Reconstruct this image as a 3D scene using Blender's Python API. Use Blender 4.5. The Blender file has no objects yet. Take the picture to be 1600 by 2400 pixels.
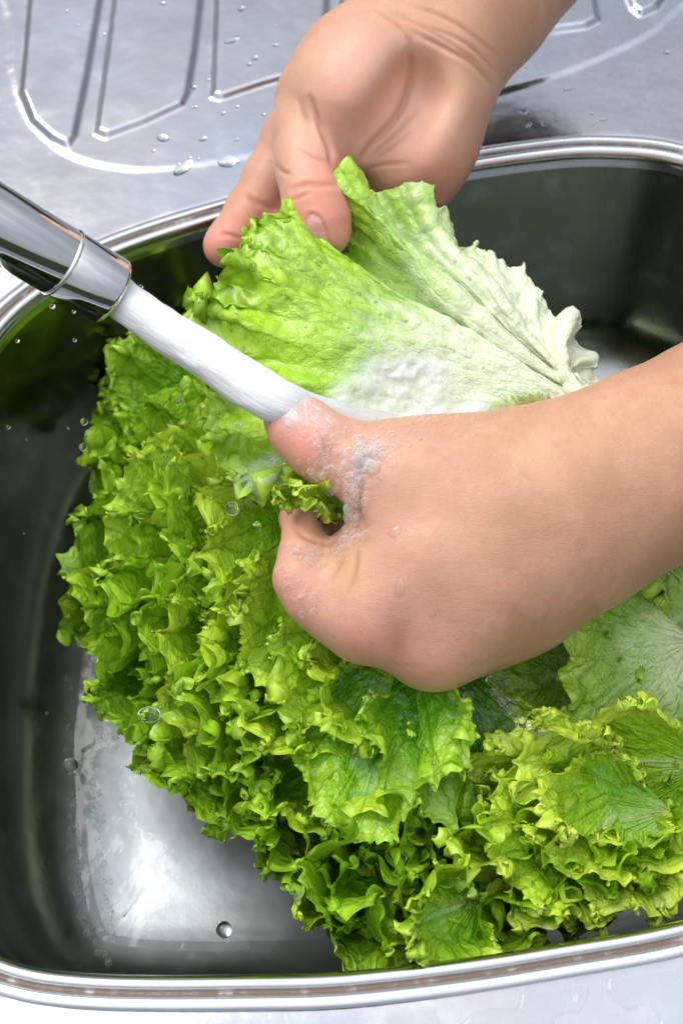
import bpy, math, random
import numpy as np
from mathutils import Vector, Matrix, noise as mnoise
from mathutils.bvhtree import BVHTree
import openvdb

C = bpy.context.scene.collection
SC = bpy.context.scene
rs = np.random.RandomState(7)
random.seed(7)

# ------------------------------------------------------------------ camera
TH = math.radians(58.0); DIST = 0.62; FP = 3384.0
CAM = np.array([0.0, -DIST*math.cos(TH), DIST*math.sin(TH)])
FW = np.array([0.0, math.cos(TH), -math.sin(TH)])
RT = np.array([1.0, 0.0, 0.0]); UP = np.cross(RT, FW)
def PW(px, py, w):                      # a point at distance w in front of the lens
    return CAM + w*(FW + RT*(px-800)/FP + UP*(1200-py)/FP)
def PZ(px, py, z=0.0):                  # a point at height z
    d = FW + RT*(px-800)/FP + UP*(1200-py)/FP
    return CAM + d*(z-CAM[2])/d[2]
def proj(P):                            # (n,3) -> pixel coords, depth
    Q = np.asarray(P) - CAM; w = Q@FW
    return 800+FP*(Q@RT)/w, 1200-FP*(Q@UP)/w, w
cd = bpy.data.cameras.new('camera'); cam = bpy.data.objects.new('camera', cd); C.objects.link(cam)
cam.location = CAM
cam.rotation_euler = (math.pi/2 - TH, 0, 0)
cd.sensor_fit = 'HORIZONTAL'; cd.sensor_width = 36; cd.lens = 36*FP/1600
cd.clip_start = 0.02; cd.clip_end = 100
cd.dof.use_dof = True; cd.dof.focus_distance = 0.585; cd.dof.aperture_fstop = 18
SC.camera = cam

# ------------------------------------------------------------------ light
SUN_EL, SUN_AZ = math.radians(55), math.radians(-52)      # azimuth from +y towards +x
w = bpy.data.worlds.new('World'); SC.world = w; w.use_nodes = True
nt = w.node_tree; nt.nodes.clear()
N = nt.nodes.new; L = nt.links.new
wo = N('ShaderNodeOutputWorld'); bg = N('ShaderNodeBackground')
sky = N('ShaderNodeTexSky'); sky.sky_type = 'NISHITA'; sky.sun_disc = False
sky.sun_elevation = SUN_EL; sky.sun_rotation = SUN_AZ; sky.dust_density = 4; sky.air_density = 1.2
# overcast veil: brightness grows from horizon to zenith, softly broken clouds
tc = N('ShaderNodeTexCoord'); sx = N('ShaderNodeSeparateXYZ'); L(tc.outputs['Generated'], sx.inputs[0])
mr = N('ShaderNodeMapRange'); mr.inputs[1].default_value = 0.0; mr.inputs[2].default_value = 1.0
mr.inputs[3].default_value = 2.4; mr.inputs[4].default_value = 15.0
pw = N('ShaderNodeMath'); pw.operation = 'POWER'; pw.inputs[1].default_value = 2.8; L(sx.outputs[2], pw.inputs[0]); L(pw.outputs[0], mr.inputs[0])
nz = N('ShaderNodeTexNoise'); nz.inputs['Scale'].default_value = 2.2; nz.inputs['Detail'].default_value = 4
L(tc.outputs['Generated'], nz.inputs[0])
m2 = N('ShaderNodeMapRange'); m2.inputs[1].default_value = .3; m2.inputs[2].default_value = .7
m2.inputs[3].default_value = .72; m2.inputs[4].default_value = 1.2; L(nz.outputs[0], m2.inputs[0])
mu = N('ShaderNodeMath'); mu.operation = 'MULTIPLY'; L(mr.outputs[0], mu.inputs[0]); L(m2.outputs[0], mu.inputs[1])
cl = N('ShaderNodeVectorMath'); cl.operation = 'SCALE'; cl.inputs[0].default_value = (.95, .98, 1.04); L(mu.outputs[0], cl.inputs['Scale'])
gd = N('ShaderNodeMath'); gd.operation = 'GREATER_THAN'; gd.inputs[1].default_value = 0.0; L(sx.outputs[2], gd.inputs[0])
mx = N('ShaderNodeMix'); mx.data_type = 'RGBA'; mx.inputs[0].default_value = .8
L(sky.outputs[0], mx.inputs['A']); L(cl.outputs[0], mx.inputs['B'])
mx2 = N('ShaderNodeMix'); mx2.data_type = 'RGBA'; mx2.inputs['A'].default_value = (.28, .33, .22, 1)   # dull ground below the horizon
L(gd.outputs[0], mx2.inputs[0]); L(mx.outputs['Result'], mx2.inputs['B'])
L(mx2.outputs['Result'], bg.inputs[0]); bg.inputs[1].default_value = 0.13; L(bg.outputs[0], wo.inputs[0])
sd = bpy.data.lights.new('sun', 'SUN'); sd.energy = 1.5; sd.angle = math.radians(36); sd.color = (1, .97, .92)
sun = bpy.data.objects.new('sun', sd); C.objects.link(sun)
sv = Vector((math.sin(SUN_AZ)*math.cos(SUN_EL), math.cos(SUN_AZ)*math.cos(SUN_EL), math.sin(SUN_EL)))
sun.rotation_euler = sv.to_track_quat('Z', 'Y').to_euler()
SC.view_settings.view_transform = 'Standard'; SC.view_settings.look = 'None'
SC.view_settings.exposure = 0.28; SC.view_settings.gamma = 1.0
SC.render.engine = 'CYCLES'
SC.cycles.use_denoising = True
SC.cycles.max_bounces = 10; SC.cycles.transparent_max_bounces = 64; SC.cycles.transmission_bounces = 8
SC.cycles.diffuse_bounces = 3; SC.cycles.glossy_bounces = 5
SC.cycles.caustics_reflective = False; SC.cycles.caustics_refractive = True; SC.cycles.blur_glossy = .6; SC.cycles.sample_clamp_indirect = 4

# ------------------------------------------------------------------ helpers
def mesh_from(name, V, F, smooth=True, uvs=None, attrs=None):
    """V (n,3), F (m,3|4) int array; uvs dict name->(n,2) per vertex; attrs dict name->(n,) float per vertex"""
    V = np.ascontiguousarray(V, dtype=np.float32); F = np.ascontiguousarray(F, dtype=np.int32)
    me = bpy.data.meshes.new(name); k = F.shape[1]
    me.vertices.add(len(V)); me.vertices.foreach_set('co', V.ravel())
    me.loops.add(F.size); me.loops.foreach_set('vertex_index', F.ravel())
    me.polygons.add(len(F)); me.polygons.foreach_set('loop_start', np.arange(0, F.size, k, dtype=np.int32))
    me.update(calc_edges=True)
    me.polygons.foreach_set('use_smooth', np.full(len(F), smooth))
    for n, uv in (uvs or {}).items():
        l = me.uv_layers.new(name=n); l.data.foreach_set('uv', np.ascontiguousarray(uv, dtype=np.float32)[F.ravel()].ravel())
    for n, a in (attrs or {}).items():
        at = me.attributes.new(n, 'FLOAT', 'POINT'); at.data.foreach_set('value', np.ascontiguousarray(a, dtype=np.float32))
    me.validate(); me.update()
    return me
def obj(name, me, mat=None, parent=None, **kw):
    o = bpy.data.objects.new(name, me); C.objects.link(o)
    if mat is not None and not me.materials: me.materials.append(mat)
    if parent is not None: o.parent = parent
    for k, v in kw.items(): o[k] = v
    return o
def empty(name, label, cat, group=None, loc=(0, 0, 0)):
    o = bpy.data.objects.new(name, None); C.objects.link(o); o.location = loc; o.empty_display_size = .01
    o['label'] = label; o['category'] = cat
    if group: o['group'] = group
    return o
def grid_faces(nu, nv, closed_u=False):
    i = np.arange(nu if closed_u else nu-1)[:, None]; j = np.arange(nv-1)[None, :]
    i2 = (i+1) % nu
    return np.stack([i*nv+j, i2*nv+j, i2*nv+j+1, i*nv+j+1], -1).reshape(-1, 4)
def catmull(P, n, closed=False):
    P = np.asarray(P, float); m = len(P)
    if closed: Q = np.vstack([P[-1], P, P[0], P[1]]); seg = m
    else: Q = np.vstack([2*P[0]-P[1], P, 2*P[-1]-P[-2]]); seg = m-1
    t = np.linspace(0, seg, n, endpoint=not closed); k = np.minimum(t.astype(int), seg-1); f = (t-k)[:, None]
    a, b, c, d = Q[k], Q[k+1], Q[k+2], Q[k+3]
    return .5*((2*b)+(c-a)*f+(2*a-5*b+4*c-d)*f**2+(-a+3*b-3*c+d)*f**3)
def resample(P, n, closed=False):
    P = np.asarray(P, float)
    if closed: P = np.vstack([P, P[0]])
    s = np.r_[0, np.cumsum(np.linalg.norm(np.diff(P, axis=0), axis=1))]
    t = np.linspace(0, s[-1], n, endpoint=not closed)
    return np.stack([np.interp(t, s, P[:, i]) for i in range(P.shape[1])], 1)
def nrm(v): return v/np.maximum(np.linalg.norm(v, axis=-1, keepdims=True), 1e-12)
def noise1(x, seed):                    # smooth 1-D noise, about -1..1
    r = np.random.RandomState(seed); tab = r.uniform(-1, 1, 512)
    k = np.floor(x).astype(int); f = x-k; f = f*f*(3-2*f)
    return tab[k % 512]*(1-f)+tab[(k+1) % 512]*f
def noise2(x, y, seed):
    r = np.random.RandomState(seed); tab = r.uniform(-1, 1, (128, 128))
    i = np.floor(x).astype(int); j = np.floor(y).astype(int); f = x-i; g = y-j
    f = f*f*(3-2*f); g = g*g*(3-2*g)
    a = tab[i % 128, j % 128]; b = tab[(i+1) % 128, j % 128]; c = tab[i % 128, (j+1) % 128]; d = tab[(i+1) % 128, (j+1) % 128]
    return (a*(1-f)+b*f)*(1-g)+(c*(1-f)+d*f)*g
def sstep(a, b, x):
    t = np.clip((x-a)/(b-a), 0, 1); return t*t*(3-2*t)
def tube(path, rad, n=32, cap=False):
    path = np.asarray(path, float); rad = np.broadcast_to(rad, len(path))
    T = nrm(np.gradient(path, axis=0)); a = np.array([0, 0, 1.0]) if abs(T[0, 2]) < .9 else np.array([1.0, 0, 0])
    ang = np.arange(n)*2*math.pi/n; V = []
    for p, t, r in zip(path, T, rad):
        x = nrm(np.cross(a, t)); y = np.cross(t, x); a = np.cross(x, t)*-1 if False else a
        V.append(p + r*(np.cos(ang)[:, None]*x+np.sin(ang)[:, None]*y))
    V = np.array(V)                     # (m,n,3)
    F = grid_faces(n, len(path), True)
    return V.transpose(1, 0, 2).reshape(-1, 3), F

class NT:                               # little node builder
    def __init__(s, name):
        s.m = bpy.data.materials.new(name); s.m.use_nodes = True; s.t = s.m.node_tree; s.t.nodes.clear()
        s.out = s.n('ShaderNodeOutputMaterial')
    def n(s, typ, **kw):
        nd = s.t.nodes.new(typ)
        for k, v in kw.items():
            if hasattr(nd, k): setattr(nd, k, v)
        return nd
    def set(s, sock, v):
        if isinstance(v, bpy.types.NodeSocket): s.t.links.new(v, sock)
        elif v is not None: sock.default_value = v
    def math(s, op, a, b=None, c=None, clamp=False):
        nd = s.n('ShaderNodeMath', operation=op); nd.use_clamp = clamp
        for i, v in enumerate((a, b, c)): s.set(nd.inputs[i], v)
        return nd.outputs[0]
    def mr(s, v, a, b, c=0.0, d=1.0, smooth=True):
        nd = s.n('ShaderNodeMapRange'); nd.interpolation_type = 'SMOOTHSTEP' if smooth else 'LINEAR'
        for i, x in enumerate((v, a, b, c, d)): s.set(nd.inputs[i], x)
        return nd.outputs[0]
    def mix(s, f, a, b):
        nd = s.n('ShaderNodeMix'); nd.data_type = 'RGBA'
        s.set(nd.inputs[0], f)
        for k, v in (('A', a), ('B', b)):
            so = [i for i in nd.inputs if i.name == k and i.type == 'RGBA'][0]
            s.set(so, (*v, 1) if isinstance(v, tuple) and len(v) == 3 else v)
        return [o for o in nd.outputs if o.type == 'RGBA'][0]
    def noise(s, vec, scale, detail=3, rough=.5, dist=0):
        nd = s.n('ShaderNodeTexNoise'); s.set(nd.inputs['Vector'], vec)
        nd.inputs['Scale'].default_value = scale; nd.inputs['Detail'].default_value = detail
        nd.inputs['Roughness'].default_value = rough; nd.inputs['Distortion'].default_value = dist
        return nd.outputs[0], nd.outputs[1]
    def voro(s, vec, scale, feature='DISTANCE_TO_EDGE', rnd=1):
        nd = s.n('ShaderNodeTexVoronoi'); nd.feature = feature; s.set(nd.inputs['Vector'], vec)
        nd.inputs['Scale'].default_value = scale; nd.inputs['Randomness'].default_value = rnd
        return nd.outputs[0]
    def map(s, vec, scale=(1, 1, 1), rot=(0, 0, 0)):
        nd = s.n('ShaderNodeMapping'); s.set(nd.inputs[0], vec)
        nd.inputs['Scale'].default_value = scale; nd.inputs['Rotation'].default_value = rot
        return nd.outputs[0]
    def vmath(s, op, a, b=None, sc=None):
        nd = s.n('ShaderNodeVectorMath', operation=op); s.set(nd.inputs[0], a)
        if b is not None: s.set(nd.inputs[1], b)
        if sc is not None: s.set(nd.inputs['Scale'], sc)
        return nd.outputs[0]
    def bump(s, h, dist, strength=1.0, normal=None):
        nd = s.n('ShaderNodeBump'); s.set(nd.inputs['Height'], h); nd.inputs['Distance'].default_value = dist
        nd.inputs['Strength'].default_value = strength
        if normal is not None: s.set(nd.inputs['Normal'], normal)
        return nd.outputs[0]
    def prin(s, **kw):
        nd = s.n('ShaderNodeBsdfPrincipled')
        for k, v in kw.items():
            s.set(nd.inputs[k.replace('_', ' ')], (*v, 1) if isinstance(v, tuple) and len(v) == 3 and 'Radius' not in k and 'Normal' not in k else v)
        return nd
    def attr(s, n): 
        nd = s.n('ShaderNodeAttribute'); nd.attribute_name = n; return nd.outputs['Fac']
    def uv(s, n): 
        nd = s.n('ShaderNodeUVMap'); nd.uv_map = n; return nd.outputs[0]
    def done(s, sh): s.t.links.new(sh, s.out.inputs[0]); return s.m
    def mixsh(s, f, a, b):
        nd = s.n('ShaderNodeMixShader'); s.set(nd.inputs[0], f); s.set(nd.inputs[1], a); s.set(nd.inputs[2], b); return nd.outputs[0]

# ------------------------------------------------------------------ materials
def mat_steel(name, base=(.60, .61, .63), rough=.2, blotch=.5, scratch=1.0, bott=False):
    t = NT(name); bt = t.attr('bott') if bott else None; tc = t.n('ShaderNodeTexCoord').outputs['Object']
    n1, c1 = t.noise(tc, 14, 5, .6, .6); n2, _ = t.noise(tc, 60, 4, .6); n3, _ = t.noise(tc, 5, 3)
    tint = t.mix(t.mr(n1, .38, .62), (.44, .42, .44), (.42, .48, .54))
    tint2 = t.mix(t.mr(n3, .42, .62), tint, (.50, .46, .42))
    col = t.mix(blotch, base, tint2)
    col = t.mix(t.math('MULTIPLY', t.mr(n2, .5, .75), .15), col, (.66, .68, .7))
    s1, _ = t.noise(t.map(tc, (1, 1, 1)), 700, 2); s2, _ = t.noise(tc, 26, 3, .55)
    sc = t.voro(t.vmath('ADD', t.map(tc, (90, 14, 50), (0, 0, .9)), t.vmath('SCALE', c1, sc=2.0)), 1.0)
    scm = t.math('MULTIPLY', t.mr(sc, 0.0, .012, 1, 0), t.mr(s2, .60, .75))
    r = t.math('ADD', rough, t.math('MULTIPLY', t.math('SUBTRACT', n2, .5), .22))
    r = t.math('ADD', r, t.math('MULTIPLY', scm, .12*scratch), clamp=True)
    col = t.mix(t.math('MULTIPLY', scm, .35*scratch), col, (.85, .87, .9))
    b = t.bump(t.math('ADD', t.math('MULTIPLY', s1, .12), t.math('MULTIPLY', s2, 2.0)), .0012, .25)
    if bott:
        col = t.mix(bt, col, (.53, .56, .60)); r = t.math('ADD', r, t.math('MULTIPLY', bt, .26))  # floor end coloured paler; the walls keep their painted dark reflection
    p = t.prin(Base_Color=col, Metallic=1.0, Roughness=r, Normal=b)
    return t.done(p.outputs[0])
M_deck = mat_steel('deck_steel', (.47, .49, .54), .20, .5)
M_basin = mat_steel('basin_steel', (.165, .195, .11), .20, .15, .5, bott=True)  # dark green stands in for lettuce reflections, painted into the steel colour
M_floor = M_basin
def mat_rim():
    t = NT('rim_steel'); tc = t.n('ShaderNodeTexCoord').outputs['Object']
    g = t.attr('groove'); n1, _ = t.noise(tc, 90, 5, .65); n2, _ = t.noise(t.map(tc, (60, 60, 400)), 2, 4)
    rust = t.math('MULTIPLY', g, t.mr(n1, .22, .52), clamp=True)
    col = t.mix(rust, (.70, .71, .73), (.20, .12, .075))
    p = t.prin(Base_Color=col, Metallic=t.math('SUBTRACT', 1.0, t.math('MULTIPLY', rust, .8)), Roughness=t.math('ADD', t.math('MULTIPLY', rust, .35), t.math('MULTIPLY', n1, .36)), Normal=t.bump(n1, .0003, .3))
    return t.done(p.outputs[0])
M_rim = mat_rim()
def mat_chrome():
    t = NT('chrome'); tc = t.n('ShaderNodeTexCoord').outputs['Object']
    n, _ = t.noise(tc, 300, 3)
    return t.done(t.prin(Base_Color=(.86, .86, .87), Metallic=1.0, Roughness=t.mr(n, .4, .8, .01, .03)).outputs[0])
M_chrome = mat_chrome()
M_gasket = NT('dark_gasket'); M_gasket = M_gasket.done(M_gasket.prin(Base_Color=(.03, .03, .035), Roughness=.3).outputs[0])

# ------------------------------------------------------------------ sink
lip = [(0, 775), (92, 689), (260, 594), (525, 507), (800, 442), (1100, 386), (1238, 366), (1340, 355), (1425, 354), (1600, 374)]
near = [(1600, 2159), (1310, 2212), (1106, 2245), (800, 2280), (612, 2285), (357, 2288), (153, 2280), (0, 2249)]
K = .861
pts = [PZ(*p)[:2] for p in lip] + [np.array(p)*K for p in ((.258, .205), (.292, .14), (.305, .04), (.298, -.07), (.262, -.145), (.215, -.182))] \
    + [PZ(*p)[:2] for p in near] + [np.array(p)*K for p in ((-.170, -.202), (-.191, -.155), (-.203, -.08), (-.206, .01), (-.198, .075))]
loop = resample(catmull(pts, 1600, True), 420, True)
for _ in range(14): loop = .5*loop+.25*(np.roll(loop, 1, 0)+np.roll(loop, -1, 0))
loop = resample(loop, 420, True)
if np.sum(loop[:, 0]*np.roll(loop[:, 1], -1)-loop[:, 1]*np.roll(loop[:, 0], -1)) > 0: loop = loop[::-1]   # clockwise
tan = nrm(np.roll(loop, -1, 0)-np.roll(loop, 1, 0)); out = np.stack([-tan[:, 1], tan[:, 0]], 1)          # outward for clockwise
def offs(o):
    """loop offset outward by o, kept smooth"""
    p = loop+out*o
    if o < -.01:
        for _ in range(int(-o*900)): p = .5*p+.25*(np.roll(p, 1, 0)+np.roll(p, -1, 0))
    return p
def loft(prof, z_attr=None):
    R = [np.c_[offs(o), np.full(len(loop), z)] for o, z in prof]
    V = np.stack(R, 1); return V.reshape(-1, 3), grid_faces(len(loop), len(prof), True)
DEPTH = .140
def sub_prof(P, n): return resample(catmull(P, 200), n)
sink = empty('kitchen_sink', 'stainless steel sink with ribbed drainboard and deep basin holding the lettuce', 'sink')
# basin wall and floor
prof = sub_prof([(-.0015, -.008), (-.003, -.03), (-.009, -.07), (-.018, -.107), (-.032, -.127), (-.050, -.137), (-.066, -.140), (-.076, -.1405)], 40)
Vb, Fb = loft([tuple(p) for p in prof])
nl = len(loop); inner = Vb.reshape(nl, len(prof), 3)[:, -1]; cen = inner.mean(0)
rings = [Vb.reshape(nl, len(prof), 3)]
fl = np.stack([cen+(inner-cen)*k for k in np.linspace(.96, .0, 25)], 1); fl[:, :, 2] -= np.linspace(.0001, .004, 25)[None]
Vb = rings[0]; Fb = grid_faces(nl, 34, True)
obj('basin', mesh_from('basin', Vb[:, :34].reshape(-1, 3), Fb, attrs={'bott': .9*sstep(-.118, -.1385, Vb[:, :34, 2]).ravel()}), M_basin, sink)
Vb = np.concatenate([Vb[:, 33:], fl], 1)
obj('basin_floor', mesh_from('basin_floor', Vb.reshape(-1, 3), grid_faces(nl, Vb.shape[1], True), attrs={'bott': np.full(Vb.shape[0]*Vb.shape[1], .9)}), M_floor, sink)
# rim bead with its groove
rp = sub_prof([(o_*.64 if o_ > 0 else o_, z_) for o_, z_ in [(-.0016, -.009), (-.0012, -.004), (.0004, -.0008), (.003, .0006), (.0055, .0004), (.0072, -.0004), (.0082, -.0018), (.0098, -.0020), (.0112, -.0006), (.0130, .0006), (.0150, .0007), (.0175, .0002), (.0195, -.0008)]], 60)
Vr, Fr = loft([tuple(p) for p in rp])
gro = np.exp(-((rp[:, 0]-.0060)/.0012)**2); gro = np.tile(gro, nl)
obj('rim', mesh_from('rim', Vr, Fr, attrs={'groove': gro}), M_rim, sink)

# deck height field: sunken tray with raised drying ribs
def sdpoly(P, poly):
    poly = np.asarray(poly); n = len(poly); d = np.full(len(P), 1e9); s = np.ones(len(P))
    for i in range(n):
        a = poly[i]; b = poly[i-1]; e = b-a; v = P-a
        t = np.clip((v@e)/(e@e), 0, 1); q = v-t[:, None]*e; d = np.minimum(d, (q**2).sum(1))
        c1 = P[:, 1] >= a[1]; c2 = P[:, 1] < b[1]; c3 = e[0]*v[:, 1] > e[1]*v[:, 0]
        s = np.where((c1 & c2 & c3) | (~c1 & ~c2 & ~c3), -s, s)
    return s*np.sqrt(d)
def wpoly(pp, n=0):
    q = np.array([PZ(*p)[:2] for p in pp])
    return resample(catmull(q, 300, True), n, True) if n else q
panels = [wpoly([(85, -150), (62, 120), (52, 220), (78, 285), (122, 325), (160, 345), (176, 322), (205, 180), (240, -20), (270, -200)]),
          wpoly([(290, -150), (250, 150), (228, 312), (250, 322), (340, 290), (428, 250), (440, 225), (458, 120), (478, -60), (490, -150)]),
          wpoly([(515, -150), (506, 60), (500, 230), (520, 234), (620, 200), (690, 180), (745, 150), (763, 60), (772, -150)]),
          wpoly([(800, -150), (800, 160), (960, 130), (1100, 108), (1250, 82), (1370, 66), (1400, 50), (1385, -30), (1360, -150)]),
          wpoly([(1420, -150), (1455, -40), (1480, 22), (1500, 38), (1535, 22), (1580, -40), (1630, -150)])]
tray = wpoly([(20, -400), (22, 60), (28, 180), (62, 270), (120, 335), (200, 377), (330, 398), (480, 385), (620, 358), (800, 312), (1000, 262), (1150, 222), (1300, 178), (1420, 130), (1520, 80), (1590, 20), (1680, -60), (1760, -400)], 260)
x0, x1, y0, y1 = -.40, .50, -.34, .62
gx = np.r_[np.arange(x0, -.30, .004), np.arange(-.30, .34, .0012), np.arange(.34, x1, .004)]; gy = np.r_[np.arange(y0, -.28, .004), np.arange(-.28, .12, .0024), np.arange(.12, .42, .0011), np.arange(.42, y1, .004)]
X, Y = np.meshgrid(gx, gy, indexing='ij'); PP = np.c_[X.ravel(), Y.ravel()]
sel = PP[:, 1] > .15
h = np.zeros(len(PP)); 
dt = sdpoly(PP[sel], tray); hh = .0007*(1-sstep(-.0025, .0020, dt))
for pn in panels:
    dd = sdpoly(PP[sel], pn)
    hh += .0030*(1-sstep(-.0020, .0018, dd))
h[sel] = hh
h += .0006*noise2(PP[:, 0]*14, PP[:, 1]*14, 5)
dl = sdpoly(PP, loop); h += -.0012*(1-sstep(.008, .0135, dl))-.0006
keep = dl > .0095
F = grid_faces(len(gx), len(gy)); F = F[keep[F].all(1)][:, ::1]
idx = -np.ones(len(PP), int); used = np.unique(F); idx[used] = np.arange(len(used))
obj('drainboard', mesh_from('drainboard', np.c_[PP, h][used], idx[F]), M_deck, sink)

# ------------------------------------------------------------------ faucet
R_T = 83*.565/FP
fa = empty('faucet', 'chrome faucet spout entering from the left with a thin seam ring', 'faucet')
mouth = PW(262, 683, .565); back = PW(-420, 277, .500)
ax = nrm(mouth-back)
def turned(path_r, c, axis, n=96):      # lathe: list of (distance along axis, radius)
    a = np.array([0, 0, 1.0]); x = nrm(np.cross(a, axis)); y = np.cross(axis, x); ang = np.arange(n)*2*math.pi/n
    V = np.array([[c+axis*s+r*(math.cos(t)*x+math.sin(t)*y) for s, r in path_r] for t in ang])
    return V.reshape(-1, 3), grid_faces(n, len(path_r), True)
Lb = np.linalg.norm(mouth-back)
seam = -.0235
V, F = turned([(-Lb, R_T*1.02), (seam-.03, R_T*1.01), (seam-.0008, R_T*1.0), (seam-.0002, R_T*.985)], mouth, ax)
obj('spout', mesh_from('spout', V, F), M_chrome, fa)
V, F = turned([(seam-.0003, R_T*.97), (seam-.0003, R_T*1.012), (seam+.0003, R_T*1.03), (seam+.0009, R_T*1.03), (seam+.0014, R_T*1.012), (seam+.0014, R_T*.97)], mouth, ax)
obj('seam_ring', mesh_from('seam_ring', V, F), M_chrome, fa)
V, F = turned([(seam+.0012, R_T*.975), (seam+.0018, R_T*.995), (-.002, R_T*.995), (-.0006, R_T*.985), (0, R_T*.955), (0, R_T*.90), (-.001, R_T*.87), (-.006, R_T*.86)], mouth, ax)
obj('aerator_collar', mesh_from('aerator_collar', V, F), M_chrome, fa)
V, F = turned([(-.005, R_T*.87), (-.004, R_T*.6), (-.0035, 0.0)], mouth, ax)
obj('aerator_screen', mesh_from('aerator_screen', V, F), M_gasket, fa)

# ------------------------------------------------------------------ hands (signed distance fields)
class Field:
    def __init__(s, lo, hi, h):
        s.lo = np.array(lo); s.h = h; s.n = np.ceil((np.array(hi)-s.lo)/h).astype(int)+1
        s.D = np.full(s.n, .05, np.float32)
    def region(s, lo, hi):
        a = np.clip(np.floor((lo-s.lo)/s.h).astype(int), 0, s.n); b = np.clip(np.ceil((hi-s.lo)/s.h).astype(int)+1, 0, s.n)
        sl = tuple(slice(i, j) for i, j in zip(a, b))
        g = [s.lo[i]+np.arange(a[i], b[i], dtype=np.float32)*s.h for i in range(3)]
        return sl, np.stack(np.meshgrid(*g, indexing='ij'), -1).astype(np.float32)
    def cone(s, a, ra, b, rb, k, sub=False, flat=None):
        a = np.array(a, np.float32); b = np.array(b, np.float32); m = max(ra, rb)+k+.006
        sl, G = s.region(np.minimum(a, b)-m, np.maximum(a, b)+m)
        if 0 in G.shape: return
        ab = b-a; L2 = float(ab@ab)+1e-12
        v = G-a; t = np.clip((v@ab)/L2, 0, 1)
        q = v-t[..., None]*ab
        if flat is not None:            # flatten along a direction: (unit vector, factor>1)
            n, f = flat; n = np.array(n, np.float32); dn = q@n
            q = q+(dn*(f-1))[..., None]*n
            d = np.sqrt((q*q).sum(-1))-(ra+(rb-ra)*t)
            d = d*.75
        else:
            d = np.sqrt((q*q).sum(-1))-(ra+(rb-ra)*t)
        o = s.D[sl]
        if sub:
            hh = np.maximum(k-np.abs(o+d), 0)/k; s.D[sl] = np.maximum(o, -d)+hh*hh*k*.25
        else:
            hh = np.maximum(k-np.abs(o-d), 0)/k; s.D[sl] = np.minimum(o, d)-hh*hh*k*.25
    def mesh(s):
        g = openvdb.FloatGrid(.05); g.copyFromArray(s.D); g.transform = openvdb.createLinearTransform(1.0)
        P, T, Q = g.convertToPolygons(isovalue=0.0, adaptivity=0.0)
        V = s.lo+P.astype(float)*s.h; Q = Q[:, ::-1]
        a = V[Q[:, 2]]-V[Q[:, 0]]; b = V[Q[:, 3]]-V[Q[:, 1]]; vol = (np.cross(a, b)*(V[Q].mean(1)-V.mean(0))).sum()
        return V, (Q if vol > 0 else Q[:, ::-1])
def hand_mesh(chains, extra=None, h=.0010):
    """chains: list of dict(pts=[(px,py,w,rpx)...], k=m)"""
    allp = []
    for c in chains:
        c['P'] = [(PW(p[0], p[1], p[2]), p[3]*p[2]/FP) for p in c['pts']]
        allp += [q-r for q, r in c['P']]+[q+r for q, r in c['P']]
    lo = np.min(allp, 0)-.006; hi = np.max(allp, 0)+.006
    f = Field(lo, hi, h)
    for c in chains:
        Q = c['P']
        if len(Q) == 1: Q = Q*2
        for (a, ra), (b, rb) in zip(Q[:-1], Q[1:]):
            f.cone(a, ra, b, rb, c.get('k', .006), c.get('sub', False), c.get('flat'))
    return f.mesh()
def normals_of(V, F):
    a = V[F[:, 2]]-V[F[:, 0]]; b = V[F[:, 3]]-V[F[:, 1]]; fn = np.cross(a, b); N = np.zeros_like(V)
    for i in range(4): np.add.at(N, F[:, i], fn)
    return nrm(N)
def polydist(x, y, poly):
    poly = np.asarray(poly, float); d = np.full(len(x), 1e9); tt = np.zeros(len(x)); n = len(poly)-1; sg = np.zeros(len(x))
    for i in range(n):
        a, b = poly[i], poly[i+1]; e = b-a
        t = np.clip(((x-a[0])*e[0]+(y-a[1])*e[1])/(e@e), 0, 1)
        dx = x-a[0]-t*e[0]; dy = y-a[1]-t*e[1]; q = np.hypot(dx, dy); m = q < d
        d = np.where(m, q, d); tt = np.where(m, (i+t)/n, tt)
    return d, tt
def creases(V, F, lines):
    """press skin creases into the side of the hand that shows them: (polyline px, width px, depth m)"""
    N = normals_of(V, F); x, y, w = proj(V); face = sstep(.05, .35, -(N@FW)); out = V.copy(); att = np.zeros(len(V))
    for ln, wd, dp in lines:
        ln = catmull(ln, 24) if len(ln) > 2 else np.array(ln, float)
        d, t = polydist(x, y, ln); fade = np.sin(np.clip(t, 0.02, .98)*math.pi)**.5
        g = np.exp(-(d/wd)**2)*fade*face
        sh = np.exp(-((d-wd*2.3)/(wd*1.3))**2)*.25*fade*face    # skin bulges beside a crease
        out -= N*((g-sh)*dp)[:, None]; att = np.maximum(att, g)
    return out, att
def spots(V, lst):
    x, y, w = proj(V); a = np.zeros(len(V))
    for px, py, r, s in lst: a += s*np.exp(-((x-px)**2+(y-py)**2)/(r*r))
    return np.clip(a, -1, 1)

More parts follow.
